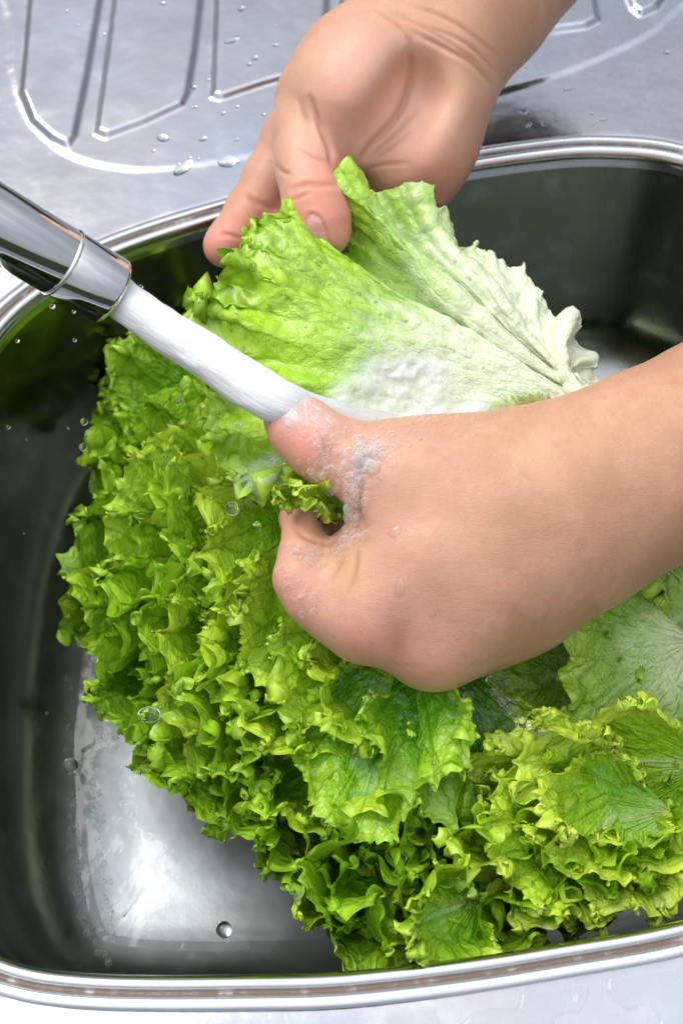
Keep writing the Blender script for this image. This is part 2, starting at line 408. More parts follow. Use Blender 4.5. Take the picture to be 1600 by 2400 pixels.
# lower hand: a loose fist, its back to the lens, thumb pointing up left
A = [
 dict(pts=[(1800, 940, .585, 225), (1640, 1030, .577, 203), (1500, 1100, .572, 193), (1380, 1160, .568, 184), (1280, 1195, .566, 182)], k=.012),
 dict(pts=[(1480, 1070, .566, 150), (1300, 1130, .562, 140), (1150, 1160, .560, 140)], k=.02),        # radial side of the wrist
 dict(pts=[(1480, 1175, .575, 158), (1320, 1268, .573, 148), (1180, 1355, .572, 150)], k=.02),
 dict(pts=[(1300, 1180, .566, 160), (1120, 1230, .560, 165), (980, 1290, .560, 150), (880, 1400, .562, 110), (855, 1450, .563, 92)], k=.014),   # index metacarpal
 dict(pts=[(1330, 1230, .568, 160), (1150, 1350, .560, 150), (1060, 1450, .562, 125), (1008, 1520, .566, 92)], k=.014),
 dict(pts=[(1330, 1240, .575, 145), (1195, 1390, .572, 122), (1110, 1475, .580, 100)], k=.014),
 dict(pts=[(1330, 1260, .585, 130), (1220, 1385, .585, 110), (1150, 1450, .595, 88)], k=.014),
 dict(pts=[(1180, 1190, .5515, 60), (1000, 1330, .5475, 52), (875, 1450, .549, 50)], k=.022),
 dict(pts=[(1240, 1230, .555, 60), (1120, 1370, .551, 50), (1022, 1510, .552, 48)], k=.022),
 dict(pts=[(1170, 1120, .566, 115), (1040, 1125, .562, 110), (930, 1120, .560, 100), (850, 1100, .560, 88)], k=.020),                            # thumb metacarpal
 dict(pts=[(870, 1105, .560, 90), (800, 1072, .556, 77), (745, 1040, .556, 76), (700, 1000, .558, 69), (676, 976, .561, 56)], k=.006),              # thumb
 dict(pts=[(850, 1450, .563, 84), (775, 1415, .560, 72), (728, 1385, .559, 62), (698, 1352, .558, 53)], k=.008),                                 # index, first phalanx
 dict(pts=[(698, 1352, .558, 53), (706, 1300, .563, 50), (712, 1250, .570, 47), (705, 1215, .578, 46)], k=.004),                                   # index, second phalanx
 dict(pts=[(705, 1215, .580, 48), (760, 1180, .596, 44)], k=.004),
 dict(pts=[(1000, 1520, .572, 84), (900, 1430, .590, 78), (820, 1340, .596, 70), (800, 1240, .604, 60)], k=.006),                                  # middle finger, under the palm
 dict(pts=[(1110, 1475, .585, 84), (1010, 1400, .605, 74), (920, 1310, .612, 66)], k=.006),
 dict(pts=[(1160, 1460, .600, 76), (1080, 1390, .618, 66), (1000, 1310, .622, 60)], k=.006),
 dict(pts=[(820, 1340, .566, 60), (850, 1270, .562, 45)], k=.016),
 dict(pts=[(770, 1218, .545, 26), (808, 1232, .545, 22)], k=.010, sub=True),
 dict(pts=[(700, 1178, .560, 14), (770, 1200, .556, 20), (808, 1232, .575, 26)], k=.008, sub=True),                                                                       # the hollow of the fist
]
VA, FA = hand_mesh(A, h=.00095)
cra = [([(925, 1450), (932, 1510), (930, 1580)], 26, .0003), ([(745, 1010), (760, 1040), (752, 1085)], 5, .0007), ([(758, 1000), (775, 1050), (768, 1090)], 4, .0005),
       ([(770, 1040), (760, 1080), (748, 1110)], 4, .0006), ([(835, 1085), (845, 1130), (838, 1190), (850, 1225)], 7, .0012),
       ([(815, 1290), (790, 1335), (765, 1375)], 6, .0004), ([(838, 1280), (832, 1340), (815, 1390)], 7, .0004),
       ([(690, 1240), (720, 1262), (760, 1275), (800, 1272)], 5, .0009), ([(680, 1290), (700, 1300), (730, 1300)], 4, .0004)]
VA, attA = creases(VA, FA, cra)
pkA = spots(VA, [(1000, 1250, 120, .12), (900, 1330, 90, .2), (690, 985, 75, 1.0), (720, 1090, 70, .5), (680, 1230, 60, .45), (700, 1400, 70, .4), (850, 1530, 70, .75), (1010, 1590, 80, .55), (1080, 1210, 160, -.15), (820, 1340, 60, -.7), (1450, 1150, 250, -.2)])

# upper hand: palm to the lens, thumb and forefinger pinching the leaf
B = [
 dict(pts=[(1290, -330, .690, 215), (1190, -150, .680, 205), (1100, -15, .672, 190), (1035, 75, .668, 168)], k=.012),
 dict(pts=[(1080, 30, .668, 140), (1022, 140, .664, 126), (990, 240, .662, 118), (975, 330, .664, 116)], k=.016),    # hypothenar
 dict(pts=[(1020, 110, .668, 130), (990, 230, .662, 118), (975, 340, .664, 110), (962, 415, .672, 92)], k=.016),
 dict(pts=[(960, 80, .664, 120), (870, 160, .652, 122), (815, 230, .648, 116), (805, 290, .652, 95)], k=.014),         # thenar mound
 dict(pts=[(920, 90, .668, 112), (825, 165, .662, 112), (750, 240, .660, 98)], k=.014),
 dict(pts=[(745, 250, .656, 92), (712, 300, .650, 68), (712, 375, .640, 64), (722, 425, .634, 60), (737, 480, .630, 66), (754, 522, .630, 61), (764, 548, .631, 52)], k=.007),  # thumb
 dict(pts=[(775, 390, .640, 20), (745, 395, .640, 40)], k=.010),
 dict(pts=[(975, 210, .636, 60), (900, 330, .632, 66)], k=.016, sub=True),
 dict(pts=[(880, 300, .682, 120), (760, 300, .692, 90), (690, 330, .695, 72)], k=.016),
 dict(pts=[(690, 330, .695, 72), (640, 420, .695, 66), (590, 500, .690, 60), (545, 560, .682, 52), (525, 578, .680, 48)], k=.006),   # forefinger
 dict(pts=[(760, 340, .705, 70), (700, 450, .705, 62), (640, 560, .690, 54), (595, 625, .680, 40)], k=.005),                          # middle finger behind the leaf
 dict(pts=[(960, 320, .680, 110), (900, 420, .690, 80), (850, 510, .695, 62)], k=.008),
 dict(pts=[(1000, 380, .676, 80), (980, 420, .682, 66), (930, 480, .694, 55)], k=.008),
]
VB, FB = hand_mesh(B, h=.00105)
crb = [([(726, 225), (748, 290), (772, 350), (778, 385)], 6, .0018), ([(700, 235), (712, 270), (730, 300)], 5, .0006),
       ([(965, 90), (960, 190), (930, 270), (870, 340), (845, 375)], 8, .0016), ([(975, 260), (920, 320), (862, 372)], 6, .0010), ([(960, 310), (910, 350), (875, 378)], 6, .0006),
       ([(960, 70), (1040, 110), (1110, 150), (1152, 200)], 6, .0012), ([(930, 30), (1030, 85), (1130, 150)], 5, .0006), ([(960, 10), (1060, 50), (1170, 130)], 5, .0005),
       ([(1000, 60), (1090, 100), (1160, 165)], 4, .0006), ([(875, 20), (935, 60), (980, 120)], 5, .0005),
       ([(640, 378), (660, 400), (680, 408)], 5, .0010), ([(580, 450), (600, 470), (640, 490)], 6, .0012), ([(510, 548), (540, 550), (570, 562)], 5, .0007),
       ([(680, 445), (715, 432), (745, 432), (790, 432)], 6, .0013), ([(678, 470), (705, 460), (725, 450)], 4, .0006), ([(700, 345), (740, 368), (770, 378)], 5, .0006),
       ([(1000, 470), (1020, 485), (1045, 490)], 5, .0010), ([(716, 520), (728, 500), (752, 512), (768, 545), (774, 585)], 4, .0007), ([(860, 395), (900, 385), (960, 380)], 5, .0005)]
VB, attB = creases(VB, FB, crb)
pkB = spots(VB, [(560, 540, 70, .4), (770, 400, 55, .6), (770, 520, 80, .9), (640, 500, 80, .6), (510, 590, 60, 1.0), (1000, 440, 90, .6), (840, 230, 110, .35), (900, 340, 60, -.5), (730, 300, 40, -.3), (1150, 100, 160, -.2), (700, 200, 60, -.2)])

def mat_skin():
    t = NT('skin'); tc = t.n('ShaderNodeTexCoord').outputs['Object']
    pk = t.attr('pink'); cr = t.attr('crease'); pa = t.attr('palm')
    n1, _ = t.noise(tc, 45, 4, .6); n2, _ = t.noise(tc, 420, 3, .6); n3, _ = t.noise(tc, 170, 3, .55)
    base = t.mix(t.mr(n1, .35, .7), (.50, .245, .138), (.64, .335, .205))
    base = t.mix(t.math('MULTIPLY', t.mr(n3, .54, .72), .34), base, (.46, .21, .12))
    base = t.mix(t.math('MULTIPLY', pa, .85, clamp=True), base, (.86, .52, .39))  # real palm paleness, and on the fist its painted fade into forearm shade
    base = t.mix(t.math('MULTIPLY', pk, .8, clamp=True), base, (.84, .33, .25))
    base = t.mix(t.math('MULTIPLY', pk, -.8, clamp=True), base, (.72, .47, .24))
    base = t.mix(t.math('MULTIPLY', cr, .45, clamp=True), base, (.45, .16, .08))
    fine = t.voro(t.map(tc, (1, 1, 1)), 1250, 'DISTANCE_TO_EDGE')
    wr, _ = t.noise(t.map(tc, (160, 160, 160)), 4, 2)
    ln, _ = t.noise(t.map(tc, (150, 620, 300), (.2, .1, .5)), 1.5, 3)
    hgt = t.math('ADD', t.math('MULTIPLY', t.mr(fine, 0, .25), .35), t.math('ADD', t.math('MULTIPLY', ln, .6), t.math('MULTIPLY', n3, .8)))
    b = t.bump(hgt, .00024, .8)
    p = t.prin(Base_Color=base, Roughness=t.mr(n2, .35, .7, .40, .58), Normal=b, Subsurface_Weight=.4, Subsurface_Radius=(1, .38, .2), Subsurface_Scale=.0032,
               Specular_IOR_Level=.5, Coat_Weight=.10, Coat_Roughness=.18)
    return t.done(p.outputs[0])
M_skin = mat_skin()
hA = obj('hand', mesh_from('hand', VA, FA, attrs={'pink': pkA, 'crease': attA, 'palm': np.clip(.15+.25*sstep(1300, 900, proj(VA)[0]), 0, 1)}), M_skin, None,  # 'palm' here pales the fist; forearm shading is put into the skin colour
         label='lower hand and forearm from the right gripping lettuce in a wet fist under the stream', category='hand', group='hands of the person washing lettuce')
hB = obj('hand', mesh_from('hand_open', VB, FB, attrs={'pink': pkB, 'crease': attB, 'palm': .25+.75*spots(VB, [(850, 210, 150, .8), (1000, 250, 120, .5), (720, 350, 100, .4)])*(1-.0)}), M_skin, None,
         label='upper hand from the top, palm up, its bent thumb pinching the pale leaf', category='hand', group='hands of the person washing lettuce')
# ------------------------------------------------------------------ lettuce
def mat_leaf(name, green, mid, edge, white=(.60, .76, .28), wr=(.02, .34), vein_dark=.45, puff=.0009, trans=.22):
    """uv 'flat': leaf laid flat in cm; uv 'fan': (angle*k, radius); attr rad 0 at the base, 1 at the margin"""
    green, mid, edge = [tuple(min(.88, c*g) for c, g in zip(q_, (1.10, 1.17, .9))) for q_ in (green, mid, edge)]
    t = NT(name); flat = t.uv('flat'); fan = t.uv('fan'); rad = t.attr('rad'); rib = t.attr('rib')
    _, wob = t.noise(flat, .9, 2); fanw = t.vmath('ADD', fan, t.vmath('SCALE', wob, sc=.35))
    v1 = t.voro(fanw, 1.0); _, wob2 = t.noise(flat, 2.0, 2); flw = t.vmath('ADD', flat, t.vmath('SCALE', wob2, sc=.3))
    v2 = t.voro(flw, 1.25); v3 = t.voro(flw, 3.6)
    e1 = t.mr(v1, 0.0, .055, 1, 0); e2 = t.mr(v2, 0, .045, 1, 0); e3 = t.mr(v3, 0, .08, 1, 0)
    vein = t.math('MAXIMUM', e1, t.math('MULTIPLY', e2, .7)); vein = t.math('MAXIMUM', vein, t.math('MULTIPLY', e3, .22))
    n1, _ = t.noise(flat, 1.6, 4, .6); n2, _ = t.noise(flat, .5, 2)
    col = t.mix(t.mr(n1, .35, .68), green, mid)
    r2 = t.math('ADD', rad, t.math('MULTIPLY', t.math('SUBTRACT', n2, .5), .35))
    col = t.mix(t.mr(r2, .55, 1.02), col, edge)
    wt = t.mr(r2, wr[0], wr[1], 1, 0)
    wt = t.math('MAXIMUM', wt, t.math('MULTIPLY', rib, .9))
    vcol = t.mix(t.mr(r2, wr[0]*.5+wr[1]*.5, wr[1]+.05, 0, 1), tuple(c*.92 for c in white), tuple(c*vein_dark for c in green))
    col = t.mix(t.math('MULTIPLY', wt, .92), col, white)
    col = t.mix(t.math('MULTIPLY', vein, .6), col, vcol)
    sp, _ = t.noise(flat, 7, 3); col = t.mix(t.math('MULTIPLY', t.mr(sp, .64, .8), .3), col, tuple(min(1, c*1.8) for c in edge))
    hgt = t.math('ADD', t.mr(v2, 0, .35), t.math('MULTIPLY', t.mr(v3, 0, .3), .3))
    hgt = t.math('ADD', hgt, t.math('MULTIPLY', t.mr(v1, 0, .2), .8))
    b = t.bump(hgt, puff, .8)
    n4, _ = t.noise(flat, 12, 2)
    p = t.prin(Base_Color=col, Roughness=t.mr(n4, .3, .7, .2, .42), Normal=b, Specular_IOR_Level=.5, Coat_Weight=.35, Coat_Roughness=.08)
    tr = t.n('ShaderNodeBsdfTranslucent'); t.set(tr.inputs[0], t.mix(.5, col, tuple(min(1, c*1.6) for c in edge))); t.set(tr.inputs[1], b)
    return t.done(t.mixsh(trans, p.outputs[0], tr.outputs[0]))
M_leaf = [mat_leaf('leaf_green', (.095, .31, .006), (.19, .46, .012), (.42, .64, .04)),
          mat_leaf('leaf_bright', (.18, .45, .010), (.31, .58, .02), (.56, .74, .07)),
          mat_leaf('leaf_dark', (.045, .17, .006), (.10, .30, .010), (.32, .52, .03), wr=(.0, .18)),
          mat_leaf('leaf_yellow', (.27, .50, .010), (.40, .62, .025), (.62, .78, .10), white=(.76, .84, .48), wr=(.0, .28), trans=.20),
          mat_leaf('leaf_pale', (.20, .38, .03), (.34, .50, .08), (.40, .56, .07), white=(.80, .92, .50), wr=(.12, .66), trans=.12)]
M_held = mat_leaf('leaf_held', (.25, .46, .03), (.40, .58, .09), (.42, .62, .04), white=(.88, .94, .72), wr=(.14, .74), vein_dark=.6, puff=.0005, trans=.10)

def grid_normals(P):
    du = np.gradient(P, axis=0); dv = np.gradient(P, axis=1)
    return nrm(np.cross(du, dv)), nrm(du), nrm(dv)
def ruffle(P, s, V, wl, amp, onset, power, skew, seed, mask=1.0, slant=.0):
    """wave the sheet off itself; amplitude grows towards the margin, sideways swing folds it into loops"""
    N, T, O = grid_normals(P)
    for _ in range(2):
        N[1:-1] = nrm(N[1:-1]+N[:-2]+N[2:])
    f = 1+.45*noise1(s/wl*.45, seed)
    ph = 2*math.pi*np.cumsum(f*np.gradient(s))/wl + 6.28*noise1(s/wl*.21, seed+3)
    ph = ph[:, None]+slant*(1-V)[None, :]*(1+.6*noise1(s/wl*.6, seed+5))[:, None]
    A = amp*np.clip((V-onset)/(1-onset), 0, 1)[None, :]**power*(.75+.55*noise1(s/wl*.9, seed+1))[:, None]*mask
    return P+N*(A*np.sin(ph))[..., None]+T*(A*skew*np.sin(2*ph+.5*noise1(s/wl*.5, seed+2)[:, None]))[..., None]
def teeth(P, s, V, seed, size=.0022, wl=.0042, mask=1.0, onset=.90):
    N, T, O = grid_normals(P)
    x = s/wl*(1+.25*noise1(s/wl*.1, seed)) + .8*noise1(s/wl*.35, seed+1)
    fr = x-np.floor(x); tri = np.abs(fr*2-1)**1.6
    big = np.maximum(0, noise1(x*.43, seed+2))
    a = (tri*(.45+.9*big)+.9*big-.5)*size
    g = sstep(onset, 1, V)
    return P+O*((a[:, None])*g[None, :]*mask)[..., None]+N*((tri*.25*size)[:, None]*g[None, :]*mask*noise1(x*.5, seed+4)[:, None])[..., None]
def build_leaf(name, P0, s, V, seed, mat, parent=None, k=1.0, levels=((.034, .0088, .45, 1.35, .42), (.0150, .0040, .72, 1.15, .40), (.0068, .0014, .88, 1.0, .22)), mask=1.0, tooth=1.0, fanN=5.0, radf=None, **kw):
    P = P0; N_, _, _ = grid_normals(P0)
    P = P+N_*((.0009*noise2(P0[..., 0]*160, P0[..., 1]*160, seed+8)+.0005*noise2(P0[..., 0]*330, P0[..., 1]*330, seed+9))*np.clip(V*2, 0, 1)[None])[..., None]
    flat = np.stack([P0[..., 0], P0[..., 1]], -1)
    nu, nv = P.shape[:2]
    for i, (wl, amp, on, pw, sk) in enumerate(levels):
        P = ruffle(P, s, V, wl*k, amp*k, on, pw, sk, seed*11+i*7, mask, slant=3.0 if i == 0 else 5.0)
    P = teeth(P, s, V, seed*5+3, size=.0042*tooth, wl=.0056, mask=mask)
    u = np.linspace(-1, 1, nu)
    # flat coordinates in cm
    Lr = np.linalg.norm(P0-P0[:, :1], axis=-1)*100
    a = (s-s[len(s)//2])/max(1e-6, np.mean(Lr[:, -1])/100)
    fx = Lr*np.cos(a)[:, None]+seed*3.7; fy = Lr*np.sin(a)[:, None]+seed*1.3
    fan = np.stack([np.repeat((a*fanN)[:, None], nv, 1)+seed*5.1, np.repeat(V[None], nu, 0)*2.0+seed*.77], -1)
    rad = np.repeat(V[None], nu, 0)
    rib = np.exp(-(fy-seed*1.3)**2/(.05+.30*(1-V)[None, :])**2)*np.clip(1.0-V[None]*1.1, 0, 1)
    if radf is not None: rad = radf(P)
    me = mesh_from(name, P.reshape(-1, 3), grid_faces(nu, nv), uvs={'flat': np.stack([fx, fy], -1).reshape(-1, 2), 'fan': fan.reshape(-1, 2)},
                   attrs={'rad': rad.ravel(), 'rib': rib.ravel()})
    return obj(name, me, mat, parent, **kw)
def vdist(nv, p=1.7): return 1-(1-np.linspace(0, 1, nv))**p
def leaf(name, tip, base, W, seed, mat, parent, roll=0, bend=.3, cup=.15, lip=.010, half=150, nu=None, nv=30, und=.006, n0=None, **kw):
    """a fan leaf from base point to tip; W half width; bend lifts the tip towards the lens; roll turns it about its midrib"""
    O = np.array(base); X = np.array(tip)-O; L_ = np.linalg.norm(X); X = X/L_
    n = -FW if n0 is None else np.array(n0); n = nrm(n-X*(n@X)); Y = np.cross(n, X)
    c, s_ = math.cos(math.radians(roll)), math.sin(math.radians(roll)); Y, n = Y*c+n*s_, n*c-Y*s_
    rough = np.radians(np.linspace(-half, half, 200))
    wob = 1+.10*noise1(np.linspace(0, 9, 200), seed+40)
    mx_ = (.56+.44*np.cos(rough)*wob)*L_; my_ = np.sin(rough)*W*wob
    sl = np.r_[0, np.cumsum(np.hypot(np.diff(mx_), np.diff(my_)))]
    if nu is None: nu = int(np.clip(sl[-1]/.00042, 160, 620))
    s = np.linspace(0, sl[-1], nu); mx = np.interp(s, sl, mx_); my = np.interp(s, sl, my_)
    V = vdist(nv)
    x = .06*L_+(mx-.06*L_)[:, None]*V[None]; y = my[:, None]*V[None]
    z = bend*L_*(x/L_)**2.2 + cup*np.abs(y)**1.6/max(W, 1e-4)**.6 + und*noise2(x/.028+seed, y/.028, seed+60)*np.minimum(1, V*1.6)[None]
    z = z+lip*sstep(.62, 1.0, V)[None]**1.2*(1+.5*noise1(s/.03, seed+70))[:, None]
    P0 = O+x[..., None]*X+y[..., None]*Y+z[..., None]*n
    rl = np.clip(np.hypot(mx-.06*L_, my)/(.62*L_), 0, 1)[:, None]**1.6*kw.pop('mask', 1.0)
    return build_leaf(name, P0, s, V, seed, mat, parent, mask=rl, **kw)

FL = -.121
lh = empty('curly_lettuce', 'big curly green lettuce head filling the left side of the basin under the fist', 'lettuce')
lh2 = empty('curly_lettuce', 'yellow green curly lettuce head at the lower right of the basin, pale blades above it', 'lettuce')
def batch(rows, head, cx, cy, zc, k=1.0):
    for i, (px, py, z, Lpx, W, m, roll, bend, seed) in enumerate(rows):
        t = PZ(px, py, z); dx, dy = cx-px, cy-py; d = math.hypot(dx, dy)
        b = PZ(px+dx/d*Lpx, py+dy/d*Lpx, zc if zc is not None else z-.02)
        leaf('leaf', t, b, W, seed, M_leaf[m], head, roll=roll, bend=bend, k=k*(.78+.45*((seed*37) % 100)/100), lip=.012)
rA = np.random.RandomState(3)
def sh(py): return 45*math.exp(-((py-1420)/330)**2)
def auto(lst, z, Lpx, W, mats, bend, jitter=1.0):
    o = []; lst = [(px-sh(py)*(px < 640), py+(12 if 1700 < py < 2150 and px < 640 else 0)) for px, py in lst]
    for i, (px, py) in enumerate(lst):
        o.append((px, py, z+rA.uniform(-.006, .006), Lpx*rA.uniform(.85, 1.15), W*rA.uniform(.8, 1.2), mats[rA.randint(len(mats))], rA.uniform(-28, 28)*jitter, bend*rA.uniform(.5, 1.4), rA.randint(1, 9999)))
    return o
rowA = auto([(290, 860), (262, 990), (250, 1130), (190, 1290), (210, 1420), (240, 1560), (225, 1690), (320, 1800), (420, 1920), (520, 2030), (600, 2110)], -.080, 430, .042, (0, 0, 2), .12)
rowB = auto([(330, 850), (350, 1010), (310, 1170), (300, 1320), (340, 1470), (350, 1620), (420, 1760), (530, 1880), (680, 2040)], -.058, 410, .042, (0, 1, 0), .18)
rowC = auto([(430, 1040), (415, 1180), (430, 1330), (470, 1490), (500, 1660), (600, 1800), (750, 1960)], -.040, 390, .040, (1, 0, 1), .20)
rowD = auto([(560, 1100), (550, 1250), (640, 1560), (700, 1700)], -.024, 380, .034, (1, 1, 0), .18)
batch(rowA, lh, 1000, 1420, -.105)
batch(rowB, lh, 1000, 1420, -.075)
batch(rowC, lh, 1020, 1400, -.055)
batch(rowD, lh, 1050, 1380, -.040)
# broad blades of the head
SM = ((.034, .0075, .70, 1.4, .40), (.0150, .0040, .83, 1.15, .42), (.0066, .0013, .93, 1.0, .22))
SM2 = ((.040, .0070, .62, 1.4, .30), (.0170, .0030, .86, 1.1, .4), (.0066, .0011, .95, 1.0, .2))
def blade(tip, base, W, seed, m, head, **kw):
    kw.setdefault('levels', SM); kw.setdefault('und', .005)
    leaf('leaf', PZ(*tip), PZ(*base), W, seed, M_leaf[m], head, nu=560, nv=52, **kw)
blade((480, 1400, -.004), (900, 1180, -.02), .050, 71, 1, lh, roll=-8, bend=.04, lip=.008)
blade((560, 1560, -.012), (900, 1320, -.02), .038, 70, 1, lh, roll=-12, bend=.06, lip=.008)
blade((845, 1960, -.014), (950, 1480, .0), .036, 72, 0, lh, roll=30, bend=-.03, lip=.004, levels=SM2)
blade((1025, 1950, -.014), (1050, 1500, -.002), .038, 73, 2, lh, roll=-26, bend=-.03, lip=.004, und=.007, levels=SM2)
blade((700, 1720, -.014), (960, 1450, -.02), .034, 74, 1, lh, roll=10, bend=.06, lip=.009)

# lower clumps beside the rim
rowE = auto([(640, 2190), (700, 2240), (820, 2190), (900, 2110), (800, 2100)], -.055, 330, .028, (0, 2, 1), .2)
batch(rowE, lh, 1150, 1750, -.09)
# right-hand head
blade((1090, 1640, -.030), (1600, 1470, -.030), .048, 81, 4, lh2, roll=10, bend=.02, lip=.004)
blade((1330, 1690, -.020), (1650, 1490, -.028), .046, 82, 4, lh2, roll=0, bend=.02, lip=.007)
blade((1330, 1380, -.030), (1720, 1480, -.030), .042, 83, 4, lh2, roll=0, bend=.02, lip=.004)
blade((1530, 1310, -.024), (1640, 1640, -.030), .040, 87, 4, lh2, roll=5, bend=.03, lip=.006)
blade((1180, 1760, -.010), (1700, 1800, -.020), .034, 84, 3, lh2, roll=-25, bend=.04, lip=.010, und=.003)
blade((1060, 1800, -.022), (1560, 1960, -.030), .040, 85, 3, lh2, roll=-10, bend=.04, lip=.010)
blade((1130, 1960, -.018), (1600, 1900, -.022), .036, 86, 1, lh2, roll=10, bend=.04, lip=.008)
blade((1290, 2080, -.016), (1500, 1820, -.022), .034, 88, 3, lh2, roll=0, bend=.05, lip=.009)
rowF = auto([(1000, 2190), (1150, 2170), (1300, 2140), (1450, 2100), (1590, 2070)], -.028, 350, .036, (1, 1, 0, 3), .20)
batch(rowF, lh2, 1430, 1750, -.05)
rowG = auto([(930, 2100), (1100, 2240), (1280, 2210), (1480, 2170)], -.045, 330, .028, (0, 1, 2), .2)
batch(rowG, lh2, 1450, 1700, -.07)
rowH = auto([(690, 2235), (800, 2262), (920, 2262), (1050, 2258), (1190, 2244), (1330, 2222), (1470, 2194), (1600, 2165)], -.026, 300, .030, (0, 1, 2), .12, jitter=.6)
batch(rowH[:3], lh, 1150, 1700, -.075); batch(rowH[3:], lh2, 1350, 1500, -.075)

# the leaf held between both hands
held = [(640, 1150, .578), (560, 1150, .582), (500, 1085, .588), (470, 1000, .592), (480, 910, .595), (500, 850, .600), (478, 760, .604), (470, 690, .607), (510, 650, .610), (540, 610, .612), (548, 545, .614), (580, 505, .618),
        (640, 490, .622), (668, 470, .626), (700, 520, .632), (745, 580, .640), (785, 600, .645), (812, 560, .640), (806, 470, .632), (790, 405, .628), (815, 378, .630), (850, 390, .632), (870, 435, .640), (950, 442, .640), (995, 485, .640), (1045, 505, .640), (1062, 545, .645), (1120, 560, .642),
        (1185, 592, .640), (1240, 625, .640), (1262, 690, .638), (1296, 770, .636), (1300, 815, .634), (1345, 812, .634), (1332, 770, .632), (1346, 735, .630), (1362, 790, .630), (1405, 838, .632), (1372, 872, .630), (1400, 920, .630), (1430, 960, .628)]
M_ = catmull([PW(*q) for q in held], 2000); nuh, nvh = 900, 110
M_ = resample(M_, nuh); s = np.r_[0, np.cumsum(np.linalg.norm(np.diff(M_, axis=0), axis=1))]; Vh = vdist(nvh, 1.25)
Ob = PW(1470, 985, .618); Ct = PW(1130, 860, .600)
uu = s/s[-1]
P0 = np.zeros((nuh, nvh, 3)); v = Vh[None, :, None]
ctl = Ct[None]+(M_-PW(950, 760, .62))*.28
P0 = (1-v)**2*Ob+2*(1-v)*v*ctl[:, None]+v*v*M_[:, None]
# pleats fanning out of the base and a hollow where the water lands
pl = np.sin(uu*34+3.5*noise1(uu*9, 9))*.0032+np.sin(uu*80+5*noise1(uu*16, 10))*.0007
N0, _, _ = grid_normals(P0)
topm = sstep(.42, .5, uu)*.9+.35
pm = (np.clip(Vh/.55, 0, 1)*1.0)[None]*(topm*pl)[:, None]
und = .0045*noise2(P0[..., 0]*38, P0[..., 1]*38, 77)*np.clip(Vh*2, 0, 1)[None]
P0 = P0+N0*(pm+und)[..., None]
mask = (1.15-sstep(.40, .50, uu)*.75)[:, None]
xh, yh, _ = proj(P0.reshape(-1, 3)); radh = np.clip(.04+(1330-xh)/780+.10*(700-yh)/300*sstep(650, 900, xh), 0, 1.05).reshape(nuh, nvh)
held_leaf = build_leaf('lettuce_leaf', P0, s, Vh, 91, M_held, None, levels=((.036, .0080, .66, 1.6, .40), (.0150, .0052, .86, 1.2, .48), (.0066, .0014, .95, 1.0, .22)), mask=mask, tooth=1.7, fanN=3.2, radf=lambda P: radh,
                       label='large pale lettuce leaf with white base stretched between the two hands', category='lettuce leaf')
# ------------------------------------------------------------------ water, foam, drops, nails
def np_mesh(o):
    me = o.data; V = np.empty(len(me.vertices)*3, np.float32); me.vertices.foreach_get('co', V)
    F = np.empty(len(me.loops), np.int32); me.loops.foreach_get('vertex_index', F); return V.reshape(-1, 3), F.reshape(-1, 4)
def bvh_of(objs):
    vs, fs, n = [], [], 0
    for o in objs:
        V, F = np_mesh(o); vs.append(V); fs.append(F+n); n += len(V)
    return BVHTree.FromPolygons(np.vstack(vs).tolist(), np.vstack(fs).tolist())
bvA = bvh_of([hA]); bvB = bvh_of([hB]); bvH = bvh_of([held_leaf]); bvAH = bvh_of([hA, held_leaf])
leaves_vis = [o for o in lh.children]+[o for o in lh2.children]
bvL = bvh_of(leaves_vis)
eye = Vector(CAM)
def shoot(bv, px, py):
    d = Vector(PW(px, py, 1.0)-CAM).normalized(); p, n, i, t = bv.ray_cast(eye, d)
    if p is None: return None
    if n.dot(d) > 0: n = -n
    return p, n, t
def mat_water():
    t = NT('clear_water'); return t.done(t.prin(Base_Color=(1, 1, 1), Roughness=0.0, IOR=1.333, Transmission_Weight=1.0).outputs[0])
M_water = mat_water()
def mat_film():
    t = NT('water_film'); fr = t.n('ShaderNodeLayerWeight'); fr.inputs[0].default_value = .5
    tc = t.n('ShaderNodeTexCoord').outputs['Object']; n1, _ = t.noise(tc, 90, 3)
    b = t.bump(n1, .0012, .4); t.set(fr.inputs[1], b); ff = t.math('ADD', .03, t.math('MULTIPLY', t.math('POWER', fr.outputs['Facing'], 4.0), .75))
    g = t.n('ShaderNodeBsdfGlossy'); g.inputs['Roughness'].default_value = .07; t.set(g.inputs['Normal'], b)
    tr = t.n('ShaderNodeBsdfTransparent'); tr.inputs[0].default_value = (.97, .985, .98, 1)
    return t.done(t.mixsh(ff, tr.outputs[0], g.outputs[0]))
M_film = mat_film()
def mat_skindrop():
    t = NT('bead_on_skin'); lw = t.n('ShaderNodeLayerWeight'); lw.inputs[0].default_value = .5
    g = t.n('ShaderNodeBsdfGlossy'); g.inputs['Roughness'].default_value = .05
    tr = t.n('ShaderNodeBsdfTransparent')
    return t.done(t.mixsh(t.math('ADD', .05, t.math('MULTIPLY', t.math('POWER', lw.outputs['Facing'], 2.2), .6)), tr.outputs[0], g.outputs[0]))
M_skindrop = mat_skindrop()
def mat_bubble():
    t = NT('bubble_skin'); lw = t.n('ShaderNodeLayerWeight'); lw.inputs[0].default_value = .35
    g = t.prin(Base_Color=(.95, .96, .97), Roughness=.08, Specular_IOR_Level=.9)
    tr = t.n('ShaderNodeBsdfTransparent')
    f = t.mr(lw.outputs['Facing'], .25, .85, .04, .85)
    return t.done(t.mixsh(f, tr.outputs[0], g.outputs[0]))
M_bubble = mat_bubble()
